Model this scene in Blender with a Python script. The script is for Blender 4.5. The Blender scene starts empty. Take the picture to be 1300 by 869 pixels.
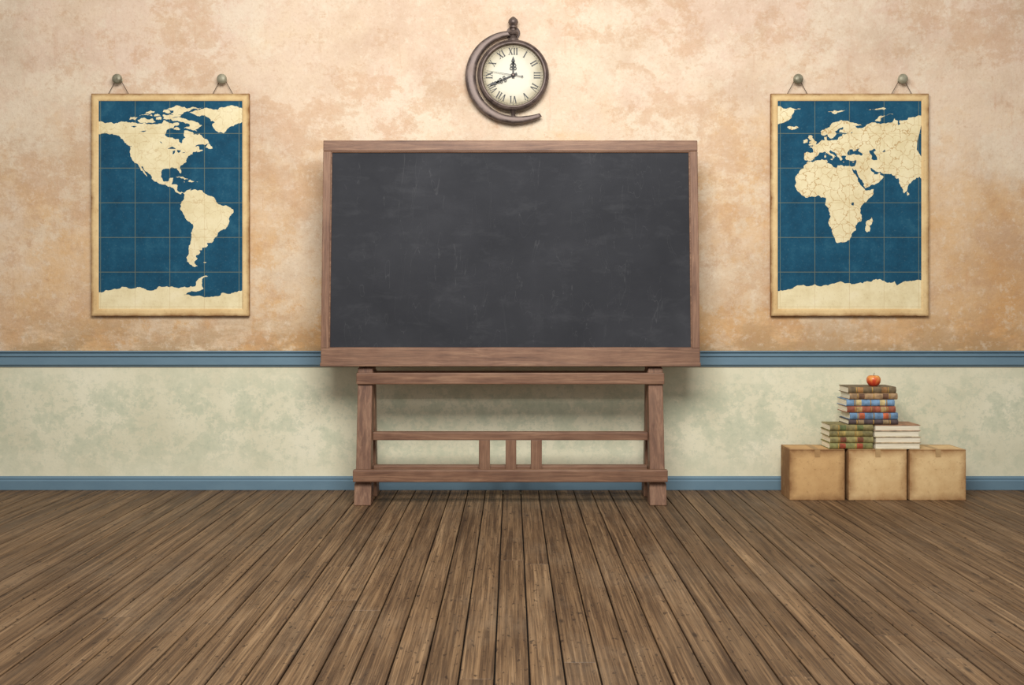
import bpy, bmesh, math, random
from mathutils import Vector, Matrix
from mathutils.geometry import delaunay_2d_cdt
random.seed(7)
S = bpy.context.scene
S.view_settings.view_transform = 'Standard'
S.view_settings.look = 'None'

# ------------------------------------------------------------------ dimensions
D = 7.0; CH = 1.3125; F = 1232.0        # camera distance to wall, eye height
def X(p, d=D): return (p-650.0)*d/F
def Z(p, d=D): return CH-(p-390.0)*d/F

# ------------------------------------------------------------------ material helpers
def lin(c):
    o = []
    for v in c:
        v = v/255.0
        o.append(v/12.92 if v <= 0.04045 else ((v+0.055)/1.055)**2.4)
    return (o[0], o[1], o[2], 1.0)

class M:
    def __init__(s, name, rough=0.7, metal=0.0):
        s.m = bpy.data.materials.new(name); s.m.use_nodes = True
        s.t = s.m.node_tree; s.n = s.t.nodes; s.l = s.t.links
        s.b = s.n['Principled BSDF']
        s.b.inputs['Roughness'].default_value = rough
        s.b.inputs['Metallic'].default_value = metal
        s.tc = s.n.new('ShaderNodeTexCoord')
    def put(s, sock, v):
        if v is None: return
        if isinstance(v, bpy.types.NodeSocket): s.l.new(v, sock)
        elif isinstance(v, tuple) and len(v) == 3 and sock.type == 'RGBA': sock.default_value = lin(v)
        else: sock.default_value = v
    def coord(s, kind='Object', scale=(1, 1, 1), loc=(0, 0, 0)):
        mp = s.n.new('ShaderNodeMapping'); s.l.new(s.tc.outputs[kind], mp.inputs['Vector'])
        mp.inputs['Scale'].default_value = scale; mp.inputs['Location'].default_value = loc
        return mp.outputs['Vector']
    def noise(s, vec, scale, detail=6, rough=0.6, dist=0.0):
        n = s.n.new('ShaderNodeTexNoise'); s.put(n.inputs['Vector'], vec)
        n.inputs['Scale'].default_value = scale; n.inputs['Detail'].default_value = detail
        n.inputs['Roughness'].default_value = rough; n.inputs['Distortion'].default_value = dist
        return n.outputs['Fac']
    def voro(s, vec, scale, feature='DISTANCE_TO_EDGE'):
        n = s.n.new('ShaderNodeTexVoronoi'); n.feature = feature; s.put(n.inputs['Vector'], vec)
        n.inputs['Scale'].default_value = scale
        return n.outputs['Distance']
    def ramp(s, fac, stops):
        r = s.n.new('ShaderNodeValToRGB'); s.put(r.inputs['Fac'], fac)
        e = r.color_ramp.elements
        while len(e) < len(stops): e.new(0.5)
        for i, (p, c) in enumerate(stops):
            e[i].position = p
            e[i].color = (c, c, c, 1) if isinstance(c, (int, float)) else lin(c)
        return r.outputs['Color']
    def mix(s, fac, a, b, mode='MIX'):
        n = s.n.new('ShaderNodeMix'); n.data_type = 'RGBA'; n.blend_type = mode
        s.put(n.inputs[0], fac); s.put(n.inputs[6], a); s.put(n.inputs[7], b)
        return n.outputs[2]
    def math(s, op, a, b=None, c=None):
        n = s.n.new('ShaderNodeMath'); n.operation = op
        s.put(n.inputs[0], a)
        if b is not None: s.put(n.inputs[1], b)
        if c is not None: s.put(n.inputs[2], c)
        return n.outputs[0]
    def sep(s, vec):
        n = s.n.new('ShaderNodeSeparateXYZ'); s.l.new(vec, n.inputs[0]); return n.outputs
    def bump(s, h, strength=0.3, dist=0.01):
        n = s.n.new('ShaderNodeBump'); s.put(n.inputs['Height'], h)
        n.inputs['Strength'].default_value = strength; n.inputs['Distance'].default_value = dist
        s.l.new(n.outputs[0], s.b.inputs['Normal'])
    def color(s, c): s.put(s.b.inputs['Base Color'], c)
    def edge(s, w, h, ax=('X', 'Z')):
        """distance in metres to the border of a w x h panel, from generated coords"""
        g = s.sep(s.tc.outputs['Generated'])
        o = []
        for a, L in zip(ax, (w, h)):
            v = s.math('ABSOLUTE', s.math('SUBTRACT', g[a], 0.5))
            o.append(s.math('MULTIPLY', s.math('SUBTRACT', 0.5, v), L))
        return s.math('MINIMUM', o[0], o[1])

def wood(name, axis, dark, mid, light, rough=0.55, scale=1.0):
    m = M(name, rough)
    sc = [26*scale]*3; sc['XYZ'.index(axis)] = 1.6*scale
    info = m.n.new('ShaderNodeObjectInfo')
    add = m.n.new('ShaderNodeVectorMath'); add.operation = 'ADD'
    m.l.new(m.coord('Object', tuple(sc)), add.inputs[0])
    mul = m.math('MULTIPLY', info.outputs['Random'], 40.0)
    m.l.new(mul, add.inputs[1])
    v = add.outputs[0]
    g = m.noise(v, 1.0, 10, 0.62, 1.2)
    g2 = m.noise(v, 5.0, 6, 0.7, 0.3)
    blot = m.noise(m.coord('Object'), 3.5*scale, 4, 0.6)
    c = m.ramp(g, [(0.28, dark), (0.5, mid), (0.72, light)])
    c = m.mix(m.ramp(g2, [(0.42, 0.0), (0.62, 0.5)]), c, dark)
    c = m.mix(m.ramp(blot, [(0.35, 0.0), (0.7, 0.35)]), c, light)
    m.color(c); m.bump(g2, 0.25, 0.004)
    return m.m

# ---- plaster upper wall
def mat_plaster():
    m = M('aged_peach_plaster', 0.95)
    m.b.inputs['Specular IOR Level'].default_value = 0.2
    co = m.coord()
    z = m.sep(co)['Z']
    zf = m.math('DIVIDE', m.math('SUBTRACT', z, 1.0), 2.5)
    n1 = m.noise(co, 0.75, 10, 0.6, 0.0)
    n1b = m.noise(m.coord(loc=(13, 4, 7)), 2.4, 12, 0.72, 0.0)
    v = m.math('ADD', m.math('MULTIPLY', zf, 0.46), m.math('MULTIPLY', n1, 0.85))
    v = m.math('ADD', v, m.math('MULTIPLY', m.math('SUBTRACT', n1b, 0.5), 0.8))
    c = m.ramp(v, [(0.34, (208, 162, 110)), (0.47, (216, 178, 132)), (0.58, (221, 191, 155)), (0.70, (224, 201, 174)), (0.95, (221, 196, 174))])
    # pale worn limewash patches, ragged edges
    p = m.noise(m.coord(loc=(5, 1, 2)), 1.3, 14, 0.76, 0.0)
    c = m.mix(m.ramp(p, [(0.51, 0.0), (0.54, 0.38), (0.66, 0.65)]), c, (229, 215, 191))
    # stripped darker patches
    p2 = m.noise(m.coord(loc=(25, 1, 9), scale=(1, 1, 1.3)), 1.5, 14, 0.78, 0.0)
    c = m.mix(m.ramp(p2, [(0.52, 0.0), (0.55, 0.36), (0.70, 0.6)]), c, (196, 153, 114))
    # grey-brown grime
    p3 = m.noise(m.coord(loc=(2, 7, 31)), 1.0, 12, 0.72)
    c = m.mix(m.ramp(p3, [(0.47, 0.0), (0.66, 0.48)]), c, (180, 149, 120))
    low = m.ramp(zf, [(0.0, 1.0), (0.14, 0.0)])
    st = m.ramp(m.noise(m.coord(scale=(1, 1, 2.2)), 2.4, 12, 0.75), [(0.44, 0.0), (0.53, 0.8)])
    c = m.mix(m.math('MULTIPLY', low, st), c, (174, 142, 104))
    sp = m.noise(co, 38, 6, 0.75)
    c = m.mix(m.ramp(sp, [(0.52, 0.0), (0.70, 0.36)]), c, (182, 141, 106))
    sp2 = m.noise(m.coord(loc=(9, 9, 9)), 14, 8, 0.78)
    c = m.mix(m.ramp(sp2, [(0.53, 0.0), (0.62, 0.36)]), c, (233, 219, 197))
    sp3 = m.noise(m.coord(loc=(4, 19, 9)), 6, 10, 0.78)
    c = m.mix(m.ramp(sp3, [(0.55, 0.0), (0.62, 0.38)]), c, (192, 154, 120))
    dr = m.noise(m.coord(scale=(3.0, 1, 0.22), loc=(3, 0, 1)), 4.0, 8, 0.65)
    c = m.mix(m.ramp(dr, [(0.60, 0.0), (0.70, 0.28)]), c, (188, 130, 94))
    m.color(c)
    h = m.math('ADD', m.math('MULTIPLY', m.noise(co, 9, 8, 0.7), 1.0), m.math('MULTIPLY', sp, 0.5))
    h = m.math('ADD', h, m.math('MULTIPLY', p, 0.8))
    m.bump(h, 0.5, 0.014)
    return m.m

def mat_wainscot():
    m = M('pale_green_wainscot_plaster', 0.95)
    m.b.inputs['Specular IOR Level'].default_value = 0.2
    co = m.coord()
    n1 = m.noise(co, 1.8, 10, 0.65, 0.0)
    c = m.ramp(n1, [(0.35, (218, 213, 184)), (0.55, (230, 225, 197)), (0.7, (236, 231, 205))])
    z = m.sep(co)['Z']
    zb = m.ramp(z, [(0.12, 0.35), (0.30, 0.8), (0.62, 1.0), (0.86, 0.4)])
    p = m.ramp(m.noise(m.coord(scale=(1, 1, 1.1), loc=(3, 3, 3)), 6.5, 12, 0.74, 0.0), [(0.49, 0.0), (0.52, 0.5), (0.64, 0.95)])
    c = m.mix(m.math('MULTIPLY', m.math('MULTIPLY', p, zb), 0.8), c, (190, 197, 170))
    p2 = m.ramp(m.noise(m.coord(loc=(9, 2, 8)), 24, 8, 0.75), [(0.52, 0.0), (0.62, 0.5)])
    c = m.mix(m.math('MULTIPLY', p2, zb), c, (184, 190, 166))
    m.color(c); m.bump(m.noise(co, 25, 8, 0.7), 0.25, 0.008)
    return m.m

def mat_floor():
    m = M('weathered_oak_planks', 0.6)
    m.b.inputs['Specular IOR Level'].default_value = 0.3
    at = m.n.new('ShaderNodeAttribute'); at.attribute_name = 'plank_rand'
    r = at.outputs['Fac']
    off = m.math('MULTIPLY', r, 60.0)
    def vec(sc):
        a = m.n.new('ShaderNodeVectorMath'); a.operation = 'ADD'
        m.l.new(m.coord('Object', sc), a.inputs[0]); m.l.new(off, a.inputs[1]); return a.outputs[0]
    g = m.noise(vec((38, 0.9, 1)), 1.0, 8, 0.6, 0.8)
    g2 = m.noise(vec((140, 2.4, 1)), 1.0, 6, 0.65, 0.2)
    g3 = m.noise(vec((9, 1.2, 1)), 1.0, 6, 0.6)
    c = m.ramp(g, [(0.30, (74, 56, 40)), (0.44, (108, 84, 60)), (0.58, (136, 109, 80)), (0.74, (164, 137, 106))])
    c = m.mix(m.ramp(g2, [(0.45, 0.0), (0.58, 0.68)]), c, (64, 47, 34))
    c = m.mix(m.ramp(g3, [(0.5, 0.0), (0.75, 0.35)]), c, (160, 136, 107))
    tint = m.ramp(r, [(0.0, (216, 210, 202)), (0.5, (234, 228, 220)), (1.0, (252, 248, 241))])
    c = m.mix(0.95, c, tint, 'MULTIPLY')
    kn = m.ramp(m.voro(vec((7, 2.6, 1)), 1.0, 'F1'), [(0.04, 0.8), (0.10, 0.0)])
    c = m.mix(kn, c, (42, 29, 21))
    sk = m.ramp(m.noise(vec((50, 22, 1)), 1.0, 3, 0.6), [(0.62, 0.0), (0.68, 0.75)])
    c = m.mix(sk, c, (40, 28, 20))
    # scuffs running across several boards
    sc = m.ramp(m.noise(m.coord(scale=(1, 0.7, 1)), 1.6, 10, 0.72), [(0.5, 0.0), (0.70, 0.2)])
    c = m.mix(sc, c, (156, 136, 112))
    m.color(c)
    rr = m.ramp(g3, [(0.3, 0.5), (0.7, 0.7)]); m.put(m.b.inputs['Roughness'], rr)
    m.bump(m.math('ADD', g2, g), 0.35, 0.004)
    return m.m

def mat_paint(name, col, dark, rough=0.55):
    m = M(name, rough); co = m.coord()
    n = m.noise(m.coord(scale=(1, 3, 3)), 4, 8, 0.65)
    c = m.mix(m.ramp(n, [(0.4, 0.0), (0.7, 0.45)]), col, dark)
    m.color(c); m.bump(m.noise(co, 60, 4), 0.1, 0.003)
    return m.m

def mat_slate():
    m = M('chalk_dusted_slate', 0.85); co = m.coord()
    m.b.inputs['Specular IOR Level'].default_value = 0.2
    n = m.noise(m.coord(scale=(1, 1, 1.3)), 1.3, 8, 0.6, 0.3)
    c = m.ramp(n, [(0.3, (44, 45, 49)), (0.55, (52, 53, 57)), (0.75, (62, 63, 67))])
    s = m.noise(m.coord(scale=(2.2, 1, 5)), 1.6, 10, 0.7, 0.2)
    c = m.mix(m.ramp(s, [(0.52, 0.0), (0.75, 0.20)]), c, (96, 97, 100))
    w = m.noise(m.coord(scale=(3, 1, 0.6), loc=(4, 0, 2)), 3.0, 2, 0.5, 2.0)
    ln = m.ramp(w, [(0.595, 0.0), (0.6, 0.10), (0.605, 0.0)])
    c = m.mix(ln, c, (150, 150, 150))
    m.color(c); m.bump(m.noise(co, 90, 3), 0.06, 0.002)
    return m.m

def mat_metal(name, c1, c2, rough=0.42, metal=0.75):
    m = M(name, rough, metal); co = m.coord()
    n = m.noise(co, 14, 8, 0.65)
    m.color(m.ramp(n, [(0.35, c1), (0.65, c2)]))
    m.put(m.b.inputs['Roughness'], m.ramp(n, [(0.3, rough-0.08), (0.7, rough+0.2)]))
    m.bump(m.noise(co, 50, 5), 0.25, 0.003)
    return m.m

def mat_aged(name, w, h, base, mid, burnt, width=0.05, ax=('X', 'Z'), strength=1.0):
    m = M(name, 0.85); co = m.coord()
    e = m.edge(w, h, ax)
    n = m.noise(co, 9, 8, 0.7)
    ee = m.math('ADD', e, m.math('MULTIPLY', m.math('SUBTRACT', n, 0.5), -width*1.6))
    f = m.math('DIVIDE', ee, width)
    n2 = m.noise(co, 5, 8, 0.7)
    c = m.mix(m.ramp(n2, [(0.38, 0.0), (0.62, 0.8)]), base, mid)
    c = m.mix(m.ramp(f, [(0.0, 1.0*strength), (0.25, 0.6*strength), (1.0, 0.0)]), c, burnt)
    sp = m.noise(co, 45, 5, 0.75)
    c = m.mix(m.ramp(sp, [(0.58, 0.0), (0.70, 0.4)]), c, burnt)
    m.color(c); m.bump(n, 0.12, 0.004)
    return m.m

def mat_plain(name, col, rough=0.6, var=None, scale=20, metal=0.0):
    m = M(name, rough, metal)
    if var is None: var = tuple(int(v*0.8) for v in col)
    n = m.noise(m.coord(), scale, 6, 0.6)
    m.color(m.ramp(n, [(0.35, var), (0.65, col)])); m.bump(n, 0.1, 0.002)
    return m.m

# ------------------------------------------------------------------ geometry helpers
def link(o, parent=None):
    S.collection.objects.link(o)
    if parent: o.parent = parent
    return o
def empty(name, loc=(0, 0, 0), parent=None, rot=(0, 0, 0)):
    o = bpy.data.objects.new(name, None); o.location = loc; o.rotation_euler = rot
    o.empty_display_size = 0.1
    return link(o, parent)
def mesh(name, verts, faces, mat=None, parent=None, smooth=False, bevel=0, seg=2):
    me = bpy.data.meshes.new(name); me.from_pydata([tuple(v) for v in verts], [], faces)
    bm = bmesh.new(); bm.from_mesh(me); bmesh.ops.recalc_face_normals(bm, faces=bm.faces); bm.to_mesh(me); bm.free()
    if mat: me.materials.append(mat)
    if smooth:
        for p in me.polygons: p.use_smooth = True
    o = bpy.data.objects.new(name, me); link(o, parent)
    if bevel:
        b = o.modifiers.new('bevel', 'BEVEL'); b.width = bevel; b.segments = seg; b.limit_method = 'ANGLE'
    return o
BF = [(0, 1, 2, 3), (7, 6, 5, 4), (0, 4, 5, 1), (1, 5, 6, 2), (2, 6, 7, 3), (3, 7, 4, 0)]
def hexa(name, lo, hi, mat, parent=None, bevel=0.004):
    """lo/hi = (x0,x1,y0,y1,z)"""
    v = []
    for (x0, x1, y0, y1, z) in (lo, hi):
        v += [(x0, y0, z), (x1, y0, z), (x1, y1, z), (x0, y1, z)]
    return mesh(name, v, BF, mat, parent, bevel=bevel)
def box(name, x0, x1, y0, y1, z0, z1, mat, parent=None, bevel=0.004):
    return hexa(name, (x0, x1, y0, y1, z0), (x0, x1, y0, y1, z1), mat, parent, bevel)
def extrude_x(name, prof, x0, x1, mat, parent=None, bevel=0, smooth=False):
    n = len(prof); v = [(x0, y, z) for y, z in prof]+[(x1, y, z) for y, z in prof]
    f = [tuple(range(n)), tuple(range(2*n-1, n-1, -1))]+[(i, (i+1) % n, n+(i+1) % n, n+i) for i in range(n)]
    return mesh(name, v, f, mat, parent, bevel=bevel)
def lathe(name, prof, mat, parent=None, axis='Z', loc=(0, 0, 0), n=48, smooth=True):
    """prof: list of (r, h). axis Z up or axis Y (h goes to -y, towards viewer)"""
    v = []; f = []
    for r, h in prof:
        for i in range(n):
            a = 2*math.pi*i/n
            if axis == 'Z': v.append((loc[0]+r*math.cos(a), loc[1]+r*math.sin(a), loc[2]+h))
            else: v.append((loc[0]+r*math.cos(a), loc[1]-h, loc[2]+r*math.sin(a)))
    for k in range(len(prof)-1):
        for i in range(n):
            j = (i+1) % n
            f.append((k*n+i, k*n+j, (k+1)*n+j, (k+1)*n+i))
    f.append(tuple(range(n))); f.append(tuple(range(len(prof)*n-1, (len(prof)-1)*n-1, -1)))
    o = mesh(name, v, f, mat, parent, smooth=smooth)
    if smooth:
        me = o.data
        for p in me.polygons:
            if len(p.vertices) > 4: p.use_smooth = False
        mod = o.modifiers.new('es', 'EDGE_SPLIT'); mod.split_angle = math.radians(40)
    return o
def tube(name, pts, r, mat, parent=None):
    cu = bpy.data.curves.new(name, 'CURVE'); cu.dimensions = '3D'; cu.bevel_depth = r; cu.bevel_resolution = 3
    sp = cu.splines.new('POLY'); sp.points.add(len(pts)-1)
    for p, q in zip(sp.points, pts): p.co = (*q, 1)
    cu.materials.append(mat)
    o = bpy.data.objects.new(name, cu); return link(o, parent)
def ring(name, x0, x1, z0, z1, w, yb, yf, mat, parent=None, slope=0.008, bevel=0.003):
    """rectangular picture-frame ring"""
    v = []
    for ins, y in ((0, yb), (0, yf), (w-slope, yf), (w, yf+0.004), (w, yb)):
        v += [(x0+ins, y, z0+ins), (x1-ins, y, z0+ins), (x1-ins, y, z1-ins), (x0+ins, y, z1-ins)]
    f = []
    for k in range(5):
        a = k*4; b = ((k+1) % 5)*4
        for i in range(4):
            j = (i+1) % 4; f.append((a+i, a+j, b+j, b+i))
    return mesh(name, v, f, mat, parent, bevel=bevel)

# ------------------------------------------------------------------ room
m_pl = mat_plaster(); m_wa = mat_wainscot(); m_fl = mat_floor()
m_blue = mat_paint('blue_grey_trim_paint', (106, 134, 150), (90, 118, 136))
m_dark = mat_plain('dark_subfloor', (30, 22, 16), 0.9)
WX = 6.5; WH = 4.3
zr = 0.95
v = [(-WX, 0, -0.03), (WX, 0, -0.03), (WX, 0, zr), (-WX, 0, zr), (-WX, 0, WH), (WX, 0, WH),
     (-WX, .15, -0.03), (WX, .15, -0.03), (WX, .15, zr), (-WX, .15, zr), (-WX, .15, WH), (WX, .15, WH)]
f = [(0, 1, 2, 3), (3, 2, 5, 4), (6, 7, 8, 9), (9, 8, 11, 10), (0, 6, 7, 1), (4, 5, 11, 10), (0, 3, 9, 6), (3, 4, 10, 9), (1, 2, 8, 7), (2, 5, 11, 8)]
w = mesh('wall_back', v, f, m_wa); w.data.materials.append(m_pl)
for p in w.data.polygons:
    if p.center.z > zr+0.01: p.material_index = 1

extrude_x('trim_1', [(0, .886), (-.012, .886), (-.014, .896), (-.024, .900), (-.024, .950), (-.020, .954), (-.032, .962), (-.032, .976),
                     (-.022, .981), (-.026, .987), (-.038, .991), (-.038, 1.0), (0, 1.0)], -WX, WX, m_blue, bevel=0.0015)
extrude_x('baseboard_back', [(0, 0), (-.024, 0), (-.024, .066), (-.017, .072), (-.020, .084), (-.012, .090), (-.010, .097), (0, .097)], -WX, WX, m_blue, bevel=0.0015)

# floor: individually modelled planks
pw = 0.126; gap = 0.0065
verts = []; faces = []; vals = []
y_far, y_near = 0.0, -9.5
nx = int(WX/pw)+1
for i in range(-nx, nx+1):
    xc = i*pw
    y = y_far
    first = True
    while y > y_near:
        L = random.uniform(4.5, 8.5) if not first else random.uniform(1.5, 9.5)
        first = False
        y2 = max(y-L, y_near)
        x0 = xc-pw/2+gap/2; x1 = xc+pw/2-gap/2; ya = y-0.0010; yb = y2+0.0010
        b = 0.0025; zt = random.uniform(-0.0006, 0.0); n0 = len(verts)
        verts += [(x0, ya, -.03), (x1, ya, -.03), (x1, yb, -.03), (x0, yb, -.03),
                  (x0, ya, zt-b), (x1, ya, zt-b), (x1, yb, zt-b), (x0, yb, zt-b),
                  (x0+b, ya-b, zt), (x1-b, ya-b, zt), (x1-b, yb+b, zt), (x0+b, yb+b, zt)]
        ff = [(4, 5, 1, 0), (5, 6, 2, 1), (6, 7, 3, 2), (7, 4, 0, 3), (8, 9, 5, 4), (9, 10, 6, 5), (10, 11, 7, 6), (11, 8, 4, 7), (8, 11, 10, 9)]
        faces += [tuple(n0+k for k in q) for q in ff]
        vals += [random.random()]*len(ff)
        y = y2
n0 = len(verts)
verts += [(-WX, 0, -.03), (WX, 0, -.03), (WX, y_near, -.03), (-WX, y_near, -.03)]
faces.append((n0, n0+1, n0+2, n0+3)); vals.append(0)
me = bpy.data.meshes.new('floor'); me.from_pydata(verts, [], faces)
a = me.attributes.new('plank_rand', 'FLOAT', 'FACE')
for k, q in enumerate(vals): a.data[k].value = q
me.materials.append(m_fl); me.materials.append(m_dark)
me.polygons[len(faces)-1].material_index = 1
bm = bmesh.new(); bm.from_mesh(me); bmesh.ops.recalc_face_normals(bm, faces=bm.faces[:-1]); bm.to_mesh(me); bm.free()
link(bpy.data.objects.new('floor', me))

# ------------------------------------------------------------------ chalkboard
dk, md, lt = (78, 50, 36), (124, 88, 66), (156, 121, 94)
wX = wood('walnut_wood_grain_x', 'X', dk, md, lt); wZ = wood('walnut_wood_grain_z', 'Z', dk, md, lt); wY = wood('walnut_wood_grain_y', 'Y', dk, md, lt)
m_sl = mat_slate()
cb = empty('standing_chalkboard', (-0.011, 0, 0))
BW = 2.563; BH = 1.545
bd = empty('board', (0, -0.45, 0.914), cb, (-math.radians(3.56), 0, 0))
hw = BW/2
ft = 0.075; fb = 0.122; fs = 0.052
box('frame_bottom', -hw, hw, 0.0, 0.055, 0, fb, wX, bd, 0.005)
box('frame_top', -hw, hw, 0.0, 0.055, BH-ft, BH, wX, bd, 0.005)
box('frame_left', -hw, -hw+fs, 0.001, 0.054, fb, BH-ft, wZ, bd, 0.004)
box('frame_right', hw-fs, hw, 0.001, 0.054, fb, BH-ft, wZ, bd, 0.004)
box('chalk_ledge', -hw, hw, -0.022, 0.0, 0.0, 0.026, wX, bd, 0.004)
ring('inner_bead', -hw+fs, hw-fs, fb, BH-ft, 0.008, 0.03, 0.008, wX, bd, 0.003, 0.001)
box('slate', -hw+fs-.01, hw-fs+.01, 0.018, 0.04, fb-.01, BH-ft+.01, m_sl, bd, 0)
box('back_panel', -hw+.02, hw-.02, 0.04, 0.052, 0.02, BH-.02, wX, bd, 0)
for s, nm in ((-1, 'left'), (1, 'right')):
    box('upright_'+nm, s*0.985-.045, s*0.985+.045, 0.055, 0.10, -0.09, 1.25, wZ, bd, 0.004)
for s, nm in ((-1, 'left'), (1, 'right')):
    xa, xb = sorted((s*0.931, s*1.030))
    def leg(name, yb, yt, dep, zt=.905):
        hexa(name, (xa, xb, yb-dep, yb+dep, 0), (xa, xb, yt-dep*.9, yt+dep*.9, zt), wZ, cb, 0.006)
    leg('front_leg_'+nm, -.512, -.392, .05)
    leg('back_leg_'+nm, -.215, -.318, .045)
    xf0, xf1 = xa-.007, xb+.007
    hexa('front_foot_'+nm, (xf0, xf1, -.575, -.455, 0), (xf0, xf1, -.548, -.435, .145), wZ, cb, 0.006)
    hexa('back_foot_'+nm, (xf0, xf1, -.275, -.155, 0), (xf0, xf1, -.288, -.172, .145), wZ, cb, 0.006)
    box('side_brace_low_'+nm, xa+.008, xb-.008, -.50, -.22, .165, .235, wY, cb, 0.004)
    box('side_brace_mid_'+nm, xa+.008, xb-.008, -.44, -.27, .40, .47, wY, cb, 0.004)
    box('head_block_'+nm, xa-.004, xb+.004, -.432, -.27, .78, .885, wY, cb, 0.005)
box('top_rail', -1.037, 1.037, -.472, -.430, .795, .872, wX, cb, 0.006)
box('top_rail_back', -1.037, 1.037, -.275, -.240, .795, .872, wX, cb, 0.006)
box('lower_rail_front', -1.041, 1.041, -.590, -.540, .158, .238, wX, cb, 0.006)
box('lower_rail_centre', -.935, .935, -.390, -.330, .155, .236, wX, cb, 0.005)
box('middle_rail', -.935, .935, -.42, -.35, .412, .466, wX, cb, 0.005)
for k, (a0, a1) in enumerate(((608, 622), (642, 655.5), (674, 688))):
    xx0 = (a0-648)*6.585/F; xx1 = (a1-648)*6.585/F
    box('slat_%d' % (k+1), xx0, xx1, -.418, -.386, .17, .414, wZ, cb, 0.003)

# ------------------------------------------------------------------ maps
NA = [(-168,66),(-162,67),(-166,68.5),(-163,69.5),(-157,71.2),(-150,70.5),(-141,69.7),(-135,69),(-128,70.3),(-120,69.5),(-115,68.5),(-109,68),(-102,67.8),(-97,68.2),(-95,71.5),(-92,70),(-88,68.5),(-85,69.5),(-82,69),(-82,67.5),(-86,66.5),(-87,64.5),(-93,62),(-94.5,59),(-92.5,57),(-88,56.5),(-82.5,55.2),(-82,53),(-80,51.3),(-79,52.5),(-79,54.5),(-76.5,56.5),(-78,58.8),(-77.5,62.4),(-74,62.3),(-70,61),(-69.5,59),(-66,58.8),(-64.5,60.2),(-62,58),(-60,55.5),(-57,53.8),(-56,52),(-60,50.2),(-66,50.2),(-69,48.5),(-65,49.2),(-64.5,47.8),(-64.5,46.2),(-61,45.6),(-63.5,44.5),(-66,43.6),(-66.5,45),(-70,43.7),(-70.8,42.5),(-70,41.7),(-74,40.6),(-75.5,38.5),(-76,36.8),(-75.7,35.3),(-78,34),(-81,31.8),(-81.3,30),(-80,27),(-80.4,25.3),(-81.8,26),(-82.8,28),(-84,30),(-87,30.4),(-89.5,30.2),(-90,29.2),(-94,29.6),(-97,28),(-97.3,25.5),(-97.8,22.5),(-96,19.2),(-94.5,18.2),(-91.5,18.6),(-90.5,21),(-87,21.5),(-87.5,19),(-88.2,17),(-88.8,15.9),(-85,16),(-83.2,15),(-83.7,12),(-83,10),(-81.5,9),(-79.7,9.6),(-77.5,8.6),
(-75.5,10.7),(-73,11.4),(-71.5,12.3),(-71.8,9.5),(-71,11),(-69,11.5),(-66,10.5),(-62,10.6),(-60.5,8.5),(-57.5,6.5),(-54,5.8),(-51.5,4.5),(-50,1),(-48.5,-0.8),(-44,-2.7),(-40,-3),(-37,-4.8),(-35,-6),(-34.9,-8.5),(-37,-11),(-39,-13.5),(-39,-18),(-40.5,-21),(-42,-23),(-45,-23.7),(-48.5,-26),(-48.8,-28.5),(-52,-33),(-54,-34.8),(-57.8,-34.4),(-57,-36.5),(-58,-38.2),(-62,-39),(-62.3,-41),(-65,-41.2),(-63.7,-42.6),(-65.3,-45),(-67.5,-46.2),(-66,-48),(-69,-51),(-68.5,-52.5),(-66,-54.8),(-69,-55.5),(-72,-53.5),(-75,-51),(-75.5,-47),(-73.5,-44),(-73.7,-40),(-73.4,-37),(-71.5,-32),(-71.3,-28),(-70.3,-23),(-70.3,-18.4),(-74,-16),(-76.5,-13.5),(-78.5,-9.5),(-81,-6),(-80.3,-3.3),(-80.8,-1.5),(-79.8,1),(-77.5,3.5),(-77.3,6.5),(-78,8),(-79.5,8.8),(-80.3,7.4),(-82.5,8.2),(-84,8.8),(-85.7,10.5),(-87.5,13),(-91,13.9),(-94,16.1),(-96.5,15.8),(-99.5,16.7),(-104,19),(-105.5,20.5),(-105.5,22.7),(-109,25.8),(-112.5,29.5),(-113.1,31.2),(-114.7,31.5),(-112.8,28.3),(-111.3,25.8),(-109.5,23.1),(-110.2,23),(-112.2,25.5),(-115,28),(-116,30.5),(-117.2,32.7),(-118.5,34),(-120.6,34.6),(-122.5,37.3),(-124,40),(-124.3,43),(-124,46.3),(-124.6,48.3),(-122.8,49),(-127.5,51.2),(-130.3,54.5),(-133.5,57.5),(-137,58.7),(-140,59.8),(-145,60.3),(-148.5,60),(-151.8,59.2),(-153.5,58.5),(-158,56.5),(-163,54.8),(-160,56.5),(-157.5,58.7),(-162,58.8),(-165.5,61),(-165,63),(-161,64.3),(-166,64.7)]
ANT = [(-160,-96),(-160,-78),(-150,-77.5),(-145,-75.5),(-135,-74.6),(-120,-74),(-112,-74.5),(-103,-75),(-100,-72.5),(-90,-73),(-80,-73.2),(-75,-73.5),(-68,-72.5),(-67,-68),(-65,-65.5),(-60,-63.3),(-57,-63.5),(-62,-66),(-62,-70),(-61,-74.5),(-67,-77),(-75,-78),(-78,-80),(-60,-82),(-48,-81),(-45,-78),(-35,-78),(-28,-76.2),(-18,-73),(-10,-71),(0,-70.5),(15,-70),(30,-69.5),(38,-69.5),(45,-67.8),(53,-66),(60,-67.5),(69,-68),(71,-71.5),(74,-70),(80,-68),(90,-66.7),(100,-66),(100,-96)]
GR = [(-73,78.2),(-68,80),(-60,82),(-45,82.8),(-32,83.6),(-22,82.3),(-12,81.4),(-18,80),(-20,76),(-20,74),(-22,72),(-25,70.3),(-32,68),(-38,65.8),(-41,63),(-43.5,60),(-48,60.9),(-51.5,64),(-53.5,67),(-51,69.5),(-54.5,70.7),(-56,73.5),(-60,75.8),(-68,76)]
ICE = [(-24,65.5),(-22,66.4),(-16,66.5),(-13.7,65),(-18.5,63.5),(-22.5,64)]
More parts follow.
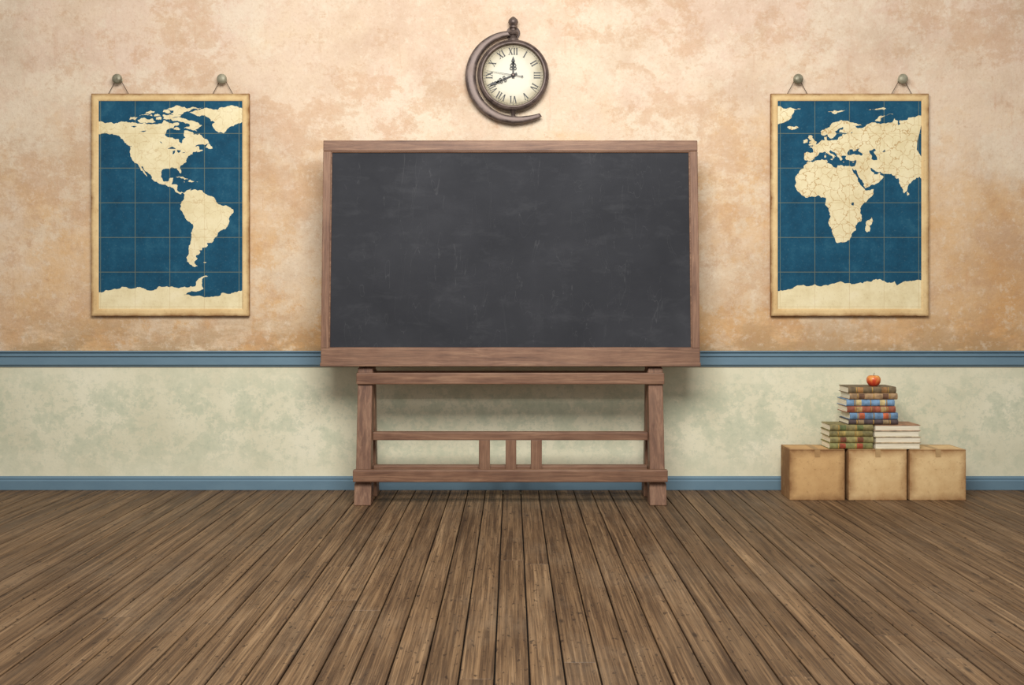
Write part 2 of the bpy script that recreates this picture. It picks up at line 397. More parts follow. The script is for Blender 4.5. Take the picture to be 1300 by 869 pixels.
LAND_W = [NA, ANT, GR, ICE,
 [(-90,76.5),(-80,76.2),(-78,78),(-75,79.2),(-66,80.8),(-61.5,82.4),(-70,83.1),(-80,83),(-90,82),(-92,81),(-87,80),(-87,78)],
 [(-89,73.5),(-85,73.7),(-80,73.6),(-76,72.5),(-68,70.3),(-62,66.8),(-65,65),(-68,63),(-66,62),(-72,63.7),(-78,64.6),(-73,66),(-73,68.3),(-79,70),(-88,71)],
 [(-117,70),(-115,69),(-105,69),(-102,70),(-105,73),(-115,73.3),(-118,71.5)],
 [(-125,72),(-120,71.5),(-118,74),(-124,74.3)],
 [(-117,75),(-105,75),(-106,76.5),(-115,76.3)], [(-102,72),(-97.5,72),(-97,74),(-102,73.8)], [(-95.5,72.5),(-91,72.8),(-91,74),(-95,74)],
 [(-96,75),(-82,74.6),(-80,75.5),(-90,76.3),(-96,76.4)], [(-96,78.5),(-89,78.3),(-92,81),(-95,80.5)], [(-87,64),(-81,63.6),(-84,65.8)],
 [(-104,75.3),(-98,75),(-99,76.5),(-103,76.6)], [(-111,77.6),(-104,77.8),(-103,79),(-110,78.6)],
 [(-59.2,47.8),(-53,46.8),(-53.5,48.8),(-56,51.5),(-58,49.5)], [(-128,50.8),(-123.5,48.4),(-125,49.9)],
 [(-84.8,21.9),(-82,22.9),(-79,22.6),(-74.3,20.2),(-77.5,19.9),(-78,21),(-82,22.3)], [(-74.3,18.4),(-72.8,19.9),(-68.5,18.6),(-71.5,17.8)],
 [(-78.3,18.4),(-76.3,18.2),(-77.2,17.8)], [(-67.2,18.4),(-65.6,18.3),(-66.4,17.9)], [(-61,-51.4),(-58,-51.5),(-59.5,-52.3)], [(-154.5,57.6),(-152.3,58.3),(-153,57)]]
LAKE_W = [[(-92,46.7),(-88,48.7),(-84.5,46.6),(-88,46.6)], [(-87.8,42),(-86.3,42.3),(-85.3,45.5),(-87.5,44.8)], [(-84,45.8),(-80,45),(-82,43.2),(-83.5,44)],
 [(-83,41.6),(-79,42.8),(-80.5,42.1)], [(-79.5,43.4),(-76.3,43.9),(-77,43.4)], [(-99,53.5),(-96.5,51),(-97.5,52.8)], [(-117,61),(-110,62.5),(-113,61.2)], [(-124,66),(-118.5,66.3),(-121,65)]]
AF = [(-6,35.8),(-2,35.1),(3,36.8),(10,37.3),(11,35.2),(10,34),(15,32.4),(19,30.3),(20,32.5),(25,31.6),(32,31.2),(32.5,29.9),(35.5,24),(37.2,21),(37.5,18.5),(40,15),(43.2,12),(44.5,10.5),(51.2,11.8),(50.8,9),(47,4),(42,-1),(39.3,-5),(39.5,-8),(40.6,-11),(40.5,-15.5),(36.5,-18.5),(35,-21),(35.5,-24),(32.7,-26),(31.5,-29.5),(28,-33),(25,-34),(20,-34.8),(18.3,-34),(17,-30),(14.7,-25),(14,-21),(11.8,-17),(13.7,-12),(13,-8.5),(12,-5.5),(9,-1.5),(9.5,1.5),(9.7,4),(8,4.5),(5.5,4.5),(3.5,6.4),(-1,5.2),(-4,5.2),(-8,4.5),(-11.5,6.8),(-13.3,9),(-16,12),(-17.4,14.7),(-16.2,17),(-17,21),(-15.5,24),(-13,27.7),(-10,29.5),(-9.7,31.5),(-7,33.8)]
EU = [(-9,43),(-9.4,38.8),(-8.8,37),(-6.2,36.8),(-5.4,36),(-2,36.8),(-0.5,38.5),(0,39.8),(3.2,42),(4,43.5),(7.5,43.8),(9,44.4),(10.5,43),(12.5,41.6),(15.5,40),(16,38),(17,39),(16.8,40.4),(18.4,40),(16,41.9),(14,42.6),(12.4,44.3),(13.7,45.7),(15,44.5),(19,42),(19.5,40.3),(21.5,38),(22.5,36.6),(24,38),(23,40.3),(26,40.8),(28.8,41),(28,42.3),(28.7,44),(30.7,46.3),(33,46),(33.5,44.5),(36.5,45.3),(35,46.4),(39,47.2),(37.5,45),(41.5,42),(41,41),(36,41.6),(33,42),(29.2,41.2),(27,40.3),(26.3,38.5),(27.5,37),(30.5,36.5),(32.5,36.1),(36,36.8),(35.8,34.5),(34.5,31.5),(32.3,31.3),(31.8,30.8),(32.6,29.9),(34.3,27.9),(35,29.5),(36.5,26),(39,21.5),(42.5,16.8),(43.4,12.8),(46,13.4),(52,15.7),(55.3,17.5),(59.7,22.5),(56.5,24.5),(56.3,26.2),(54,24.2),(51.5,24.5),(51.3,26),(50.2,26.5),(48,29.7),(49,30.3),(51,28.5),(54,26.7),(57,27),(58,25.6),(62,25.1),(66.6,25),(68,23.6),(70.3,22.6),(69,22.2),(70.5,20.8),(72.7,21),(73,18),(74.5,14),(76.3,10),(77.5,8.1),(79.8,10.3),(80.2,13.2),(82.3,16.7),(86.5,20),(88,21.7),(91,22.5),(92.3,20.8),(94.3,18),(94.3,16),(98,16),(98,76),(90,75.5),(87,74),(81,73.6),(80.5,72),(78,71.5),(73,71),(74,68),(72,67),(72,71),(69,73),(67,69.5),(60,69),(54,68.5),(46,68.2),(44,66),(40,64.7),(37,64.5),(33,66.7),(41,66.7),(40,67.8),(33,69.4),(26,71),(19,70),(14,67.5),(10.5,64.3),(5,61.8),(5.5,59),(8,58),(10.7,59.3),(12.7,56),(14.3,55.5),(16.5,57),(18.7,60),(17.3,61.7),(21.5,64.5),(24,65.8),(25.3,64.8),(21.5,62.8),(21.5,60.8),(28,60.5),(30,59.9),(24,59.4),(24,57.5),(21.2,57),(20,54.8),(14,54),(10.5,54.3),(10.5,57.5),(8.2,57),(8.7,54),(5,53.3),(3,51.3),(-1.5,49.6),(-1.5,48.7),(-4.7,48.4),(-2,47),(-1.2,44.5),(-1.8,43.4)]
LAND_E = [AF, EU, ANT, GR, ICE,
 [(49.3,-12),(50.4,-15.7),(47.5,-24.8),(45,-25.4),(43.5,-22),(44.5,-19.5),(44.3,-16.3),(47,-15)],
 [(-5.5,50.1),(1.3,51.2),(1.7,52.7),(-0.3,54),(-2,56),(-2,57.6),(-3.3,58.6),(-5.2,58.5),(-6,56.5),(-4.8,54.8),(-3,53.8),(-4.7,52.8),(-5,51.8),(-3,51.3)],
 [(-10,51.7),(-6.3,52.2),(-5.8,54.5),(-7.5,55.3),(-10,54)], [(12.5,38),(15.5,38.2),(15.2,36.8)], [(8.3,41),(9.7,41),(9.5,39.2),(8.5,39)], [(8.7,42.7),(9.5,42.6),(9.2,41.5)],
 [(23.6,35.5),(26.2,35.3),(24.8,34.9)], [(32.4,35),(34.3,35.6),(33.5,34.7)], [(79.9,9.6),(81.8,7),(80.3,6),(79.7,8)],
 [(11,79),(17,76.7),(22,78.5),(27,80),(17,80)], [(52,71),(57,70.7),(57,73),(68,76.5),(66,77),(56,75)], [(46,80.3),(60,80.3),(62,81.4),(50,81)]]
LAKE_E = [[(47,45),(51.5,47),(53,45),(51,44),(53,41),(54,37),(51,36.8),(49,38),(49.5,40.5),(47.5,43)], [(32,0.3),(34,0.2),(33.8,-2.3),(31.8,-2)], [(58.5,44),(61,46.3),(61,44)], [(31,60.2),(33,61.2),(32,60)]]

def rough_line(poly, lv, rng, amp):
    pts = list(poly)
    for _ in range(lv):
        out = []
        for i, p in enumerate(pts):
            q = pts[(i+1) % len(pts)]
            dx, dy = q[0]-p[0], q[1]-p[1]; L = math.hypot(dx, dy)
            out.append(p)
            if L > 0.7:
                k = rng.uniform(-amp, amp)
                if abs(p[1]) > 90 or abs(q[1]) > 90: k = 0
                out.append(((p[0]+q[0])/2-dy*k, (p[1]+q[1])/2+dx*k))
        pts = out
    return pts
def inside(poly, x, y):
    c = False; n = len(poly); j = n-1
    for i in range(n):
        xi, yi = poly[i]; xj, yj = poly[j]
        if (yi > y) != (yj > y) and x < (xj-xi)*(y-yi)/(yj-yi)+xi: c = not c
        j = i
    return c
SC = 1.46/176.0
def map_sheet(name, lon0, lon1, lat0, lat1, xw, zw, y, land, lakes, mats, parent, seed):
    rng = random.Random(seed)
    land = [rough_line(p, 3, rng, 0.17) for p in land]; lakes = [rough_line(p, 1, rng, 0.12) for p in lakes]
    vs = [(lon0, lat0), (lon1, lat0), (lon1, lat1), (lon0, lat1)]; es = [(0, 1), (1, 2), (2, 3), (3, 0)]
    for p in land+lakes:
        if max(q[0] for q in p) < lon0 or min(q[0] for q in p) > lon1: continue
        n0 = len(vs); vs += p; es += [(n0+i, n0+(i+1) % len(p)) for i in range(len(p))]
    r = delaunay_2d_cdt([Vector(q) for q in vs], es, [], 0, 1e-5)
    ov, of = r[0], r[2]
    bb = [(p, min(q[0] for q in p), max(q[0] for q in p), min(q[1] for q in p), max(q[1] for q in p)) for p in land]
    bl = [(p, min(q[0] for q in p), max(q[0] for q in p), min(q[1] for q in p), max(q[1] for q in p)) for p in lakes]
    F_, I_ = [], []
    for t in of:
        cx = sum(ov[i][0] for i in t)/3; cy = sum(ov[i][1] for i in t)/3
        if not (lon0 < cx < lon1 and lat0 < cy < lat1): continue
        ld = any(a <= cx <= b and c <= cy <= d and inside(p, cx, cy) for p, a, b, c, d in bb)
        if ld and any(a <= cx <= b and c <= cy <= d and inside(p, cx, cy) for p, a, b, c, d in bl): ld = False
        F_.append(tuple(t)); I_.append(1 if ld else 0)
    me = bpy.data.meshes.new(name)
    me.from_pydata([((q[0]-lon0)*SC, 0, (q[1]-lat0)*SC) for q in ov], [], F_)
    for mm in mats: me.materials.append(mm)
    for p, k in zip(me.polygons, I_): p.material_index = k
    bm = bmesh.new(); bm.from_mesh(me)
    bmesh.ops.delete(bm, geom=[q for q in bm.verts if not q.link_faces], context='VERTS')
    for fc in bm.faces:
        if fc.normal.y > 0: fc.normal_flip()
    bm.to_mesh(me); bm.free()
    o = bpy.data.objects.new(name, me); o.location = (xw, y, zw); return link(o, parent)

def grat(m, lon0, lat0):
    s = m.sep(m.coord())
    def lines(sk, off):
        d = m.math('DIVIDE', m.math('ADD', m.math('DIVIDE', sk, SC), off), 30.0)
        fr = m.math('ABSOLUTE', m.math('SUBTRACT', d, m.math('ROUND', d)))
        return m.math('LESS_THAN', fr, 0.009)
    return m.math('MAXIMUM', lines(s['X'], lon0), lines(s['Z'], lat0))
def mat_sea(name, lon0, lat0):
    m = M(name, 0.85); co = m.coord()
    m.b.inputs['Specular IOR Level'].default_value = 0.25
    n = m.noise(co, 6, 9, 0.72)
    c = m.ramp(n, [(0.35, (16, 64, 88)), (0.55, (22, 77, 103)), (0.72, (44, 96, 118))])
    sp = m.noise(co, 60, 5, 0.75)
    c = m.mix(m.ramp(sp, [(0.56, 0.0), (0.72, 0.42)]), c, (94, 128, 136))
    c = m.mix(m.math('MULTIPLY', grat(m, lon0, lat0), 0.5), c, (136, 136, 100))
    m.color(c); return m.m
def mat_land(name, lon0, lat0, bscale, bs):
    m = M(name, 0.85); co = m.coord()
    n = m.noise(co, 6, 8, 0.7)
    c = m.ramp(n, [(0.32, (216, 198, 152)), (0.55, (232, 218, 176)), (0.75, (238, 226, 190))])
    nz = m.n.new('ShaderNodeTexNoise'); nz.inputs['Scale'].default_value = 16; m.l.new(co, nz.inputs['Vector'])
    sc = m.n.new('ShaderNodeVectorMath'); sc.operation = 'SCALE'; sc.inputs['Scale'].default_value = 0.09
    m.l.new(nz.outputs['Color'], sc.inputs[0])
    ad = m.n.new('ShaderNodeVectorMath'); ad.operation = 'ADD'; m.l.new(co, ad.inputs[0]); m.l.new(sc.outputs[0], ad.inputs[1])
    wdt = 0.0020*bscale
    b = m.ramp(m.voro(ad.outputs[0], bscale), [(0.0, bs), (wdt*.7, bs), (wdt, 0.0)])
    zc = m.sep(co)['Z']
    b = m.math('MULTIPLY', b, m.math('GREATER_THAN', zc, 0.28))
    c = m.mix(b, c, (186, 150, 98))
    c = m.mix(m.math('MULTIPLY', grat(m, lon0, lat0), 0.3), c, (190, 156, 100))
    sp = m.noise(co, 60, 4, 0.7)
    c = m.mix(m.ramp(sp, [(0.56, 0.0), (0.72, 0.5)]), c, (188, 160, 114))
    m.color(c); return m.m

m_knob = mat_metal('aged_pewter_knob', (112, 108, 88), (176, 170, 146), 0.45, 0.3)
m_str = mat_plain('dark_cord', (70, 54, 38), 0.9)
pwid, phei = 200/176, 281/176
m_par = mat_aged('aged_parchment_border', pwid, phei, (226, 198, 146), (206, 170, 116), (130, 88, 46), 0.024)
def wall_map(name, px, lon0, land, lakes, seed, bscale, bs):
    cx = X(px+100, 6.965)
    root = empty(name, (cx, 0, Z(401, 6.965)))
    W2 = pwid/2
    box('backing_board', -W2+.004, W2-.004, -.026, -.010, .004, phei-.004, m_par, root, 0.003)
    ring('border', -W2, W2, 0, phei, 0.053, -.012, -.035, m_par, root, 0.012, 0.004)
    lat0, lat1 = -91.5, 88.0
    lon1 = lon0+(pwid-0.106)/SC
    H = phei-0.106
    lat0 = lat1-H/SC
    map_sheet('printed_map', lon0, lon1, lat0, lat1, -W2+.053, .053, -.0275, land, lakes,
              [mat_sea(name+'_sea_ink', lon0, lat0), mat_land(name+'_land_ink', lon0, lat0, bscale, bs)], root, seed)
    for k, s in enumerate((-1, 1)):
        kx = s*66/176; kz = Z(102)-Z(401, 6.965)
        lathe('hanging_knob_%d' % (k+1), [(.0, 0.0), (.022, 0.0), (.022, .004), (.010, .010), (.009, .024), (.022, .030), (.033, .040), (.036, .050), (.031, .061), (.018, .068), (.004, .070)], m_knob, root, 'Y', (kx, 0, kz), 28)
        zt = phei-.012
        tube('hanging_cord_%d' % (k+1), [(kx-.078, -.024, zt), (kx-.010, -.027, kz+.009), (kx, -.027, kz+.013), (kx+.010, -.027, kz+.009), (kx+.078, -.024, zt)], .0022, m_str, root)
    return root
wall_map('americas_wall_map', 116, -151.5, LAND_W, LAKE_W, 3, 11.0, 0.35)
wall_map('africa_europe_wall_map', 979, -32.0, LAND_E, LAKE_E, 5, 14.0, 0.8)

# ------------------------------------------------------------------ clock
m_br = mat_metal('dark_bronze', (74, 62, 58), (124, 108, 100), 0.42, 0.5)
m_ink = mat_plain('black_enamel', (26, 24, 24), 0.5)
ck = empty('wall_clock', (X(651.5, 6.93), 0, Z(95, 6.93)))
u = 6.93/F
mf = M('aged_clock_dial', 0.6)
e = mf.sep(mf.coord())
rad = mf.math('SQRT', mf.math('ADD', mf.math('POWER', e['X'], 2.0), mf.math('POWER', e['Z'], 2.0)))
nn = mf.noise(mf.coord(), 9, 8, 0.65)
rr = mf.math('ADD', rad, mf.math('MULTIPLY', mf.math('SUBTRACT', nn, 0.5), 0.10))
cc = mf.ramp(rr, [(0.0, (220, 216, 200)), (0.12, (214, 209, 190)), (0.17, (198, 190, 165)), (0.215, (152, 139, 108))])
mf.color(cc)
R = 45*u
lathe('case', [(0, 0), (R*.93, 0), (R*.95, .03), (R, .045), (R*1.01, .06), (R*.985, .078), (R*.955, .083), (R*.94, .079), (R*.92, .084), (R*.885, .082), (R*.86, .068), (R*.85, .052), (R*.40, .052), (0, .052)], m_br, ck, 'Y', n=72)
lathe('dial', [(0, .052), (R*.853, .052), (R*.853, .055), (0, .055)], mf.m, ck, 'Y', n=72, smooth=False)
# minute track + numerals (joined mesh)
V_, F_ = [], []
def quad(pts, y=-.0562):
    n = len(V_)
    for p in pts: V_.append((p[0], y, p[1]))
    F_.append(tuple(range(n, n+len(pts))))
def stroke(p, q, w):
    dx, dz = q[0]-p[0], q[1]-p[1]; L = math.hypot(dx, dz); nx_, nz_ = -dz/L*w/2, dx/L*w/2
    return [(p[0]+nx_, p[1]+nz_), (q[0]+nx_, q[1]+nz_), (q[0]-nx_, q[1]-nz_), (p[0]-nx_, p[1]-nz_)]
nh = .048
def glyph(ch):
    h = nh
    if ch == 'I': return .018, [stroke((.009, 0), (.009, h), .0085), stroke((.002, .001), (.016, .001), .003), stroke((.002, h-.001), (.016, h-.001), .003)]
    if ch == 'V': return .034, [stroke((.006, h), (.017, 0), .0085), stroke((.028, h), (.017, 0), .004), stroke((.0, h-.001), (.013, h-.001), .003), stroke((.022, h-.001), (.034, h-.001), .003)]
    return .034, [stroke((.006, h), (.028, 0), .0085), stroke((.028, h), (.006, 0), .004), stroke((.0, h-.001), (.013, h-.001), .003), stroke((.022, h-.001), (.034, h-.001), .003), stroke((.0, .001), (.012, .001), .003), stroke((.021, .001), (.034, .001), .003)]
for i, s in enumerate(['XII', 'I', 'II', 'III', 'IV', 'V', 'VI', 'VII', 'VIII', 'IX', 'X', 'XI']):
    ang = -i*math.pi/6
    gl = [glyph(c) for c in s]; tot = sum(g[0] for g in gl); sx = min(1.0, .070/tot); x = -tot/2
    rin = R*.79-nh-.004
    for wd, qs in gl:
        for q in qs:
            pp = []
            for (a_, b_) in q:
                px_, pz_ = (x+a_)*sx, rin+b_
                pp.append((px_*math.cos(ang)-pz_*math.sin(ang), px_*math.sin(ang)+pz_*math.cos(ang)))
            quad(pp)
        x += wd
for i in range(60):
    a_ = i*math.pi/30; r0, r1 = R*.80, R*.83
    quad(stroke((r0*math.cos(a_), r0*math.sin(a_)), (r1*math.cos(a_), r1*math.sin(a_)), .0045 if i % 5 == 0 else .002))
for rr_ in (R*.80, R*.833):
    for i in range(72):
        a0, a1 = i*math.pi/36, (i+1)*math.pi/36
        quad([(rr_*math.cos(a0), rr_*math.sin(a0)), (rr_*math.cos(a1), rr_*math.sin(a1)), ((rr_+.0015)*math.cos(a1), (rr_+.0015)*math.sin(a1)), ((rr_+.0015)*math.cos(a0), (rr_+.0015)*math.sin(a0))])
o = mesh('numerals', V_, F_, m_ink, ck)
# hands
def hand(name, ang, L, w, y, ornate=True):
    V2, F2 = [], []
    def addp(pts):
        n = len(V2); k = len(pts)
        for p in pts: V2.append((p[0], y, p[1]))
        for p in pts: V2.append((p[0], y-.003, p[1]))
        F2.append(tuple(range(n, n+k))); F2.append(tuple(range(n+2*k-1, n+k-1, -1)))
        for i in range(k): F2.append((n+i, n+(i+1) % k, n+k+(i+1) % k, n+k+i))
    def disk(cx, cz, r0, r1, k=20):
        for i in range(k):
            a0, a1 = 2*math.pi*i/k, 2*math.pi*(i+1)/k
            addp([(cx+r1*math.cos(a0), cz+r1*math.sin(a0)), (cx+r1*math.cos(a1), cz+r1*math.sin(a1)), (cx+r0*math.cos(a1), cz+r0*math.sin(a1)), (cx+r0*math.cos(a0), cz+r0*math.sin(a0))])
    if ornate:
        addp([(-w*.35, 0), (w*.35, 0), (w*.3, L*.72), (-w*.3, L*.72)])
        addp([(-w*.35, L*.66), (0, L*.60), (w*.35, L*.66), (w*.8, L*.74), (0, L), (-w*.8, L*.74)])
        for zz, ww in ((.36, 1.25), (.52, 1.0)):
            for sx in (-1, 1): disk(sx*w*ww*.62, L*zz, w*.38, w*.68)
        addp([(-w*1.1, L*.60), (w*1.1, L*.60), (w*.5, L*.66), (-w*.5, L*.66)])
        disk(0, 0, 0.0008, w*.95)
        addp([(-w*.3, 0), (w*.3, 0), (w*.55, -L*.16), (-w*.55, -L*.16)])
    else:
        addp([(-w*.6, -L*.3), (w*.6, -L*.3), (w*.25, L), (-w*.25, L)]); disk(0, 0, .0005, w*2.4); disk(0, -L*.34, w, w*2.2)
    c, s = math.cos(ang), math.sin(ang)
    V2 = [(x*c-z*s, yy, x*s+z*c) for x, yy, z in V2]
    return mesh(name, V2, F2, m_ink, ck)
hand('hour_hand', math.radians(0), .135, .017, -.060)
hand('minute_hand', math.radians(114), .185, .015, -.065)
hand('second_hand', math.radians(81), .192, .0032, -.070, False)
lathe('hub', [(0, .056), (.011, .056), (.011, .073), (.006, .078), (0, .078)], m_br, ck, 'Y', n=24)
# crescent bracket
prof = [(84, 53, 2.6, 2.6), (100, 53.8, 3.6, 3), (120, 54, 4.4, 4), (145, 54, 5.8, 5), (180, 54.5, 6.8, 5.5), (215, 55, 6.4, 5.5), (245, 55.5, 5.4, 5), (270, 56.2, 4.8, 4.5), (288, 57.8, 4.0, 4), (300, 60, 3.2, 3), (305, 61, 2.6, 2)]
def interp(t):
    for i in range(len(prof)-1):
        if prof[i][0] <= t <= prof[i+1][0]:
            k = (t-prof[i][0])/(prof[i+1][0]-prof[i][0]); return [prof[i][j]*(1-k)+prof[i+1][j]*k for j in range(4)]
V2, F2 = [], []; NS, NC = 90, 14
for i in range(NS+1):
    t = 84+(305-84)*i/NS; _, r_, hw_, hd_ = interp(t); a_ = math.radians(t)
    for k in range(NC):
        b_ = 2*math.pi*k/NC
        cr_, sr_ = math.cos(b_), math.sin(b_)
        sq = lambda q: math.copysign(abs(q)**0.6, q)
        rr_ = (r_+hw_*sq(cr_))*u
        V2.append((rr_*math.cos(a_), -.045-hd_*u*sq(sr_), rr_*math.sin(a_)))
for i in range(NS):
    for k in range(NC):
        F2.append((i*NC+k, i*NC+(k+1) % NC, (i+1)*NC+(k+1) % NC, (i+1)*NC+k))
F2.append(tuple(range(NC))); F2.append(tuple(range((NS+1)*NC-1, NS*NC-1, -1)))
mesh('crescent_bracket', V2, F2, m_br, ck, smooth=True)
lathe('finial', [(0, 43*u), (.035, 43*u), (.04, 46*u), (.024, 48*u), (.018, 51*u), (.034, 52*u), (.040, 54*u), (.034, 56*u), (.016, 57.5*u), (.014, 60*u), (.026, 61*u), (.028, 62.5*u), (.018, 63.5*u), (.030, 65*u), (.036, 68*u), (.032, 71*u), (.018, 73.5*u), (.006, 75*u), (0, 75*u)], m_br, ck, 'Z', (0, -.045, 0), 28)
lathe('lower_pivot', [(0, -62*u), (.012, -61.5*u), (.022, -60*u), (.026, -57*u), (.022, -53*u), (.013, -50*u), (.018, -47*u), (.026, -45*u), (0, -44*u)], m_br, ck, 'Z', (0, -.045, 0), 28)
lathe('wall_mount', [(0, 0), (.05, 0), (.05, .01), (.02, .018), (.018, .045), (0, .045)], m_br, ck, 'Y', (0, 0, 56*u), 28)

# ------------------------------------------------------------------ boxes
def carton(name, xa, xb, tone, rot):
    w_, h_, d_ = xb-xa, .346, .24
    root = empty(name, ((xa+xb)/2, -.40+d_/2, 0), None, (0, 0, rot))
    mat = mat_aged(name+'_cardboard', w_, h_, *tone, 0.055, strength=.85)
    mt = mat_aged(name+'_cardboard_top', w_, d_, *tone, 0.05, ('X', 'Y'), .8)
    # slightly bulging body
    bm = bmesh.new(); bmesh.ops.create_cube(bm, size=1.0)
    bmesh.ops.subdivide_edges(bm, edges=bm.edges[:], cuts=7, use_grid_fill=True)
    for q in bm.verts:
        x, y, z = q.co
        bx = (1-(2*x)**2); by = (1-(2*y)**2); bz = (1-(2*z)**2)
        if abs(abs(y)-.5) < 1e-4: q.co.y += math.copysign(.008/d_, y)*bx*bz*.6
        if abs(abs(x)-.5) < 1e-4: q.co.x += math.copysign(.004/w_, x)*by*bz
        q.co.x *= w_; q.co.y *= d_; q.co.z = (q.co.z+.5)*(h_-.004)
    me = bpy.data.meshes.new('carton_body'); bm.to_mesh(me); bm.free(); me.materials.append(mat)
    o = link(bpy.data.objects.new('carton_body', me), root)
    b = o.modifiers.new('bevel', 'BEVEL'); b.width = .004; b.segments = 2; b.limit_method = 'ANGLE'; b.angle_limit = math.radians(50)
    # two top flaps meeting on a seam that runs front to back, taped
    box('flap_left', -w_/2+.001, -.0015, -d_/2-.001, d_/2+.001, h_-.005, h_, mt, root, .0015)
    box('flap_right', .0015, w_/2-.001, -d_/2-.001, d_/2+.001, h_-.005, h_, mt, root, .0015)
    tc_ = tuple(int(q*.96) for q in tone[1]); td_ = tuple(int(q*.82) for q in tone[1])
    tp = mat_plain(name+'_paper_tape', tc_, .5, td_)
    box('tape_top', -.018, .018, -d_/2-.002, d_/2+.002, h_, h_+.0012, tp, root, 0)
    box('tape_front', -.018, .018, -d_/2-.0045, -d_/2+.003, h_-.050, h_+.0012, tp, root, 0)
    return root
t1 = ((208, 168, 114), (192, 150, 98), (124, 82, 44)); t2 = ((226, 194, 142), (206, 168, 116), (146, 100, 56))
carton('cardboard_box', 1.893, 2.266, t1, math.radians(-1.5))
carton('cardboard_box.001', 2.291, 2.686, t2, 0)
carton('cardboard_box.002', 2.704, 3.088, t2, math.radians(.6))

# ------------------------------------------------------------------ books
m_pages = M('page_edges', .85)
pn = m_pages.noise(m_pages.coord(scale=(1, 1, 60)), 6, 6, .7)
m_pages.color(m_pages.ramp(pn, [(0.35, (214, 200, 168)), (0.6, (244, 236, 214))])); m_pages.bump(pn, .3, .002)
m_pages = m_pages.m
m_gold = mat_plain('gilt', (206, 168, 92), .4, (160, 120, 60), metal=.3)
def cover(c, i): return mat_plain('book_cloth_%d' % i, c, .6, tuple(int(q*.72) for q in c), 30)
bid = [0]
def book(root, x0, x1, y0, y1, z0, z1, col, facing='spine', label=None, bands=4):
    bid[0] += 1; i = bid[0]; cm = cover(col, i)
    t = .0035
    if facing == 'spine':
        # C-shaped cover with rounded spine, extruded along x
        zm = (z0+z1)/2; hh = (z1-z0)/2; outer = []; inner = []
        for k in range(9):
            a_ = math.pi/2+math.pi*k/8
            outer.append((y0+.012+.012*math.cos(a_), zm+hh*math.sin(a_)))
            inner.append((y0+.014+.009*math.cos(a_), zm+(hh-t)*math.sin(a_)))
        pr = [(y1, z1)]+outer+[(y1, z0), (y1, z0+t)]+inner[::-1]+[(y1, z1-t)]
        extrude_x('book_cover_%d' % i, pr, x0, x1, cm, root)
        box('page_block_%d' % i, x0+.004, x1-.004, y0+.012, y1-.005, z0+t, z1-t, m_pages, root, 0)
        def band(xa, xb, m_, g):
            pts = [(y0+.012+(.012+g)*math.cos(math.pi/2+math.pi*k/8), zm+(hh*.97)*math.sin(math.pi/2+math.pi*k/8)) for k in range(9)]
            pts += [(y0+.012, z0+.002), (y0+.012, z1-.002)]
            extrude_x('spine_band_%d' % i, pts, xa, xb, m_, root)
        L = x1-x0
        for k in range(bands):
            xc = x0+L*(k+1)/(bands+1); band(xc-.003, xc+.003, m_gold if k % 2 == 0 else cm, .0022)
        if label is not None:
            lm = cover(label, 100+i); seg = L/(bands+1)
            band(x0+seg*1.15, x0+seg*1.85, lm, .0012)
            if bands > 2: band(x0+seg*(bands-1+.15), x0+seg*(bands-1+.85), lm, .0012)
    else:
        box('cover_bottom_%d' % i, x0, x1, y0, y1, z0, z0+t, cm, root, .001)
        box('cover_top_%d' % i, x0, x1, y0, y1, z1-t, z1, cm, root, .001)
        box('cover_spine_%d' % i, x0, x1, y1-t, y1+.001, z0, z1, cm, root, .001)
        box('page_block_%d' % i, x0+.005, x1-.005, y0+.005, y1-t, z0+t, z1-t, m_pages, root, .001)
zb = .3475
s1 = empty('book_stack'); z = zb
for k, (c, l, h, dx) in enumerate([((150, 146, 88), (176, 80, 50), .041, 0), ((164, 152, 96), (140, 80, 50), .042, .004), ((148, 136, 84), (186, 160, 90), .040, -.002), ((158, 144, 92), (110, 120, 70), .041, .003)]):
    book(s1, 2.166+dx, 2.459+dx, -.388, -.19, z, z+h, c, 'spine', l, 4); z += h+.0004
z_top = z
s2 = empty('book_stack.001'); z = zb
for k, (c, h, dx) in enumerate([((214, 198, 160), .042, 0), ((206, 176, 136), .040, .003), ((222, 210, 178), .041, -.006), ((190, 140, 104), .0405, -.001)]):
    book(s2, 2.474+dx, 2.784+dx, -.390, -.185, z, z+h, c, 'pages'); z += h+.0004
s3 = empty('book_stack.002'); z = max(z_top, z)+.0003
for c, l, h, x0, x1, yy in [((88, 72, 70), (160, 134, 96), .034, 2.296, 2.634, -.385),
                        ((120, 156, 190), (214, 110, 66), .047, 2.306, 2.634, -.380),
                        ((178, 98, 70), (206, 170, 110), .043, 2.286, 2.616, -.385),
                        ((128, 164, 198), (224, 200, 140), .046, 2.284, 2.612, -.378),
                        ((190, 154, 112), (120, 84, 60), .042, 2.304, 2.630, -.384),
                        ((132, 112, 80), (176, 128, 76), .043, 2.296, 2.622, -.380)]:
    book(s3, x0, x1, yy, yy+.2, z, z+h, c, 'spine', l, 5); z += h+.0004

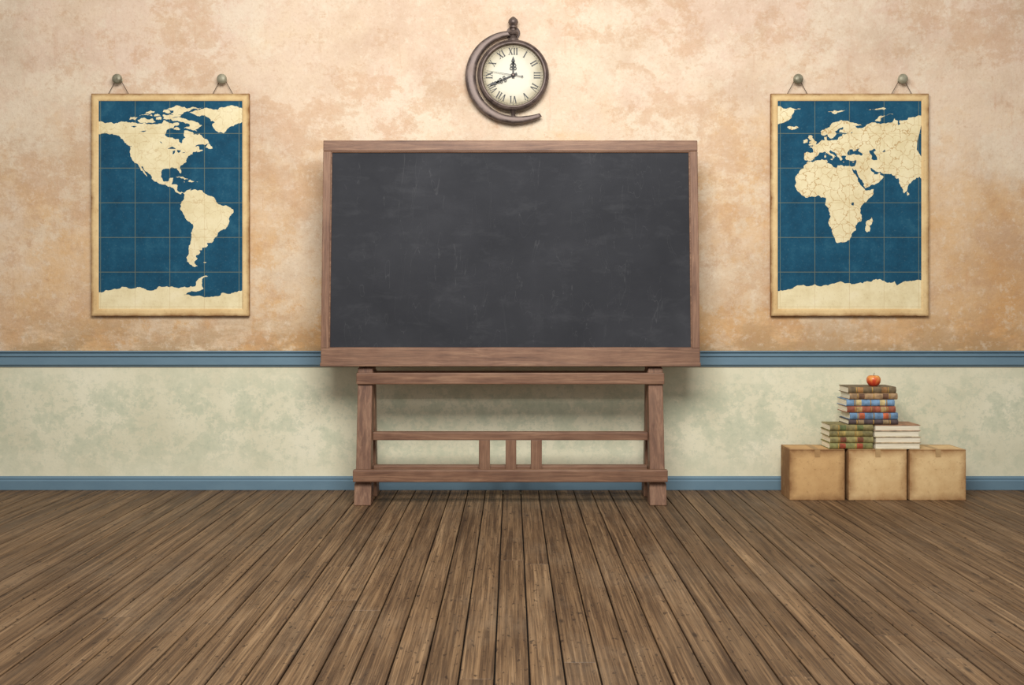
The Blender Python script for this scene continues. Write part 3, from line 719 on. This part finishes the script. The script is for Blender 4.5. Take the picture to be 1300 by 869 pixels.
# ------------------------------------------------------------------ apple
ma = M('red_apple_skin', .3)
an = ma.noise(ma.coord(scale=(3, 3, 1)), 14, 6, .6)
az = ma.sep(ma.coord('Generated'))['Z']
av = ma.math('ADD', ma.math('MULTIPLY', an, .8), ma.math('MULTIPLY', az, .35))
ma.color(ma.ramp(av, [(.35, (184, 52, 32)), (.55, (206, 80, 44)), (.72, (226, 140, 70)), (.85, (232, 184, 100))]))
ap = empty('apple', (X(1109, 6.69), -.31, z-.001))
pr = []
for k in range(25):
    t = math.pi*k/24
    r_ = .047*(math.sin(t)**.85)*(1+.10*math.cos(math.pi-t)*1.0)
    zz = .044-.042*math.cos(t)
    if t > math.pi*.8: zz -= .014*((t-math.pi*.8)/(math.pi*.2))**1.5
    if t < math.pi*.15: zz += .005*(1-t/(math.pi*.15))
    pr.append((max(r_, .0003), zz))
zmin = min(p[1] for p in pr)
pr = [(r_, zz-zmin) for r_, zz in pr]
o = lathe('apple_fruit', pr, ma.m, ap, 'Z', (0, 0, 0), 36)
zt = pr[-1][1]
tube('apple_stem', [(0, 0, zt), (.002, 0, zt+.012), (.006, 0, zt+.026)], .0016, mat_plain('apple_stem_brown', (84, 56, 34), .8), ap)

# ------------------------------------------------------------------ light
wd = bpy.data.worlds.new('World'); S.world = wd; wd.use_nodes = True
wd.node_tree.nodes['Background'].inputs['Color'].default_value = (1.0, 0.985, 0.965, 1)
wd.node_tree.nodes['Background'].inputs['Strength'].default_value = 0.47
def area(name, loc, tgt, size, sy, power, col):
    l = bpy.data.lights.new(name, 'AREA'); l.shape = 'RECTANGLE'; l.size = size; l.size_y = sy; l.energy = power; l.color = col
    o = bpy.data.objects.new(name, l); o.location = loc
    o.rotation_euler = (Vector(tgt)-Vector(loc)).to_track_quat('-Z', 'Y').to_euler(); return link(o)
area('added_key_light', (0.0, -4.6, 4.0), (0, 0, 1.1), 3.0, 1.8, 300, (1.0, 0.98, 0.95))  # unseen softbox added above and in front to light the wall, no fixture

# ------------------------------------------------------------------ camera
cam = bpy.data.cameras.new('camera'); cam.sensor_width = 36; cam.lens = F/1300*36
cam.shift_y = -44.5/1300
co = bpy.data.objects.new('camera', cam); co.location = (0, -D, CH); co.rotation_euler = (math.pi/2, 0, 0)
link(co); S.camera = co
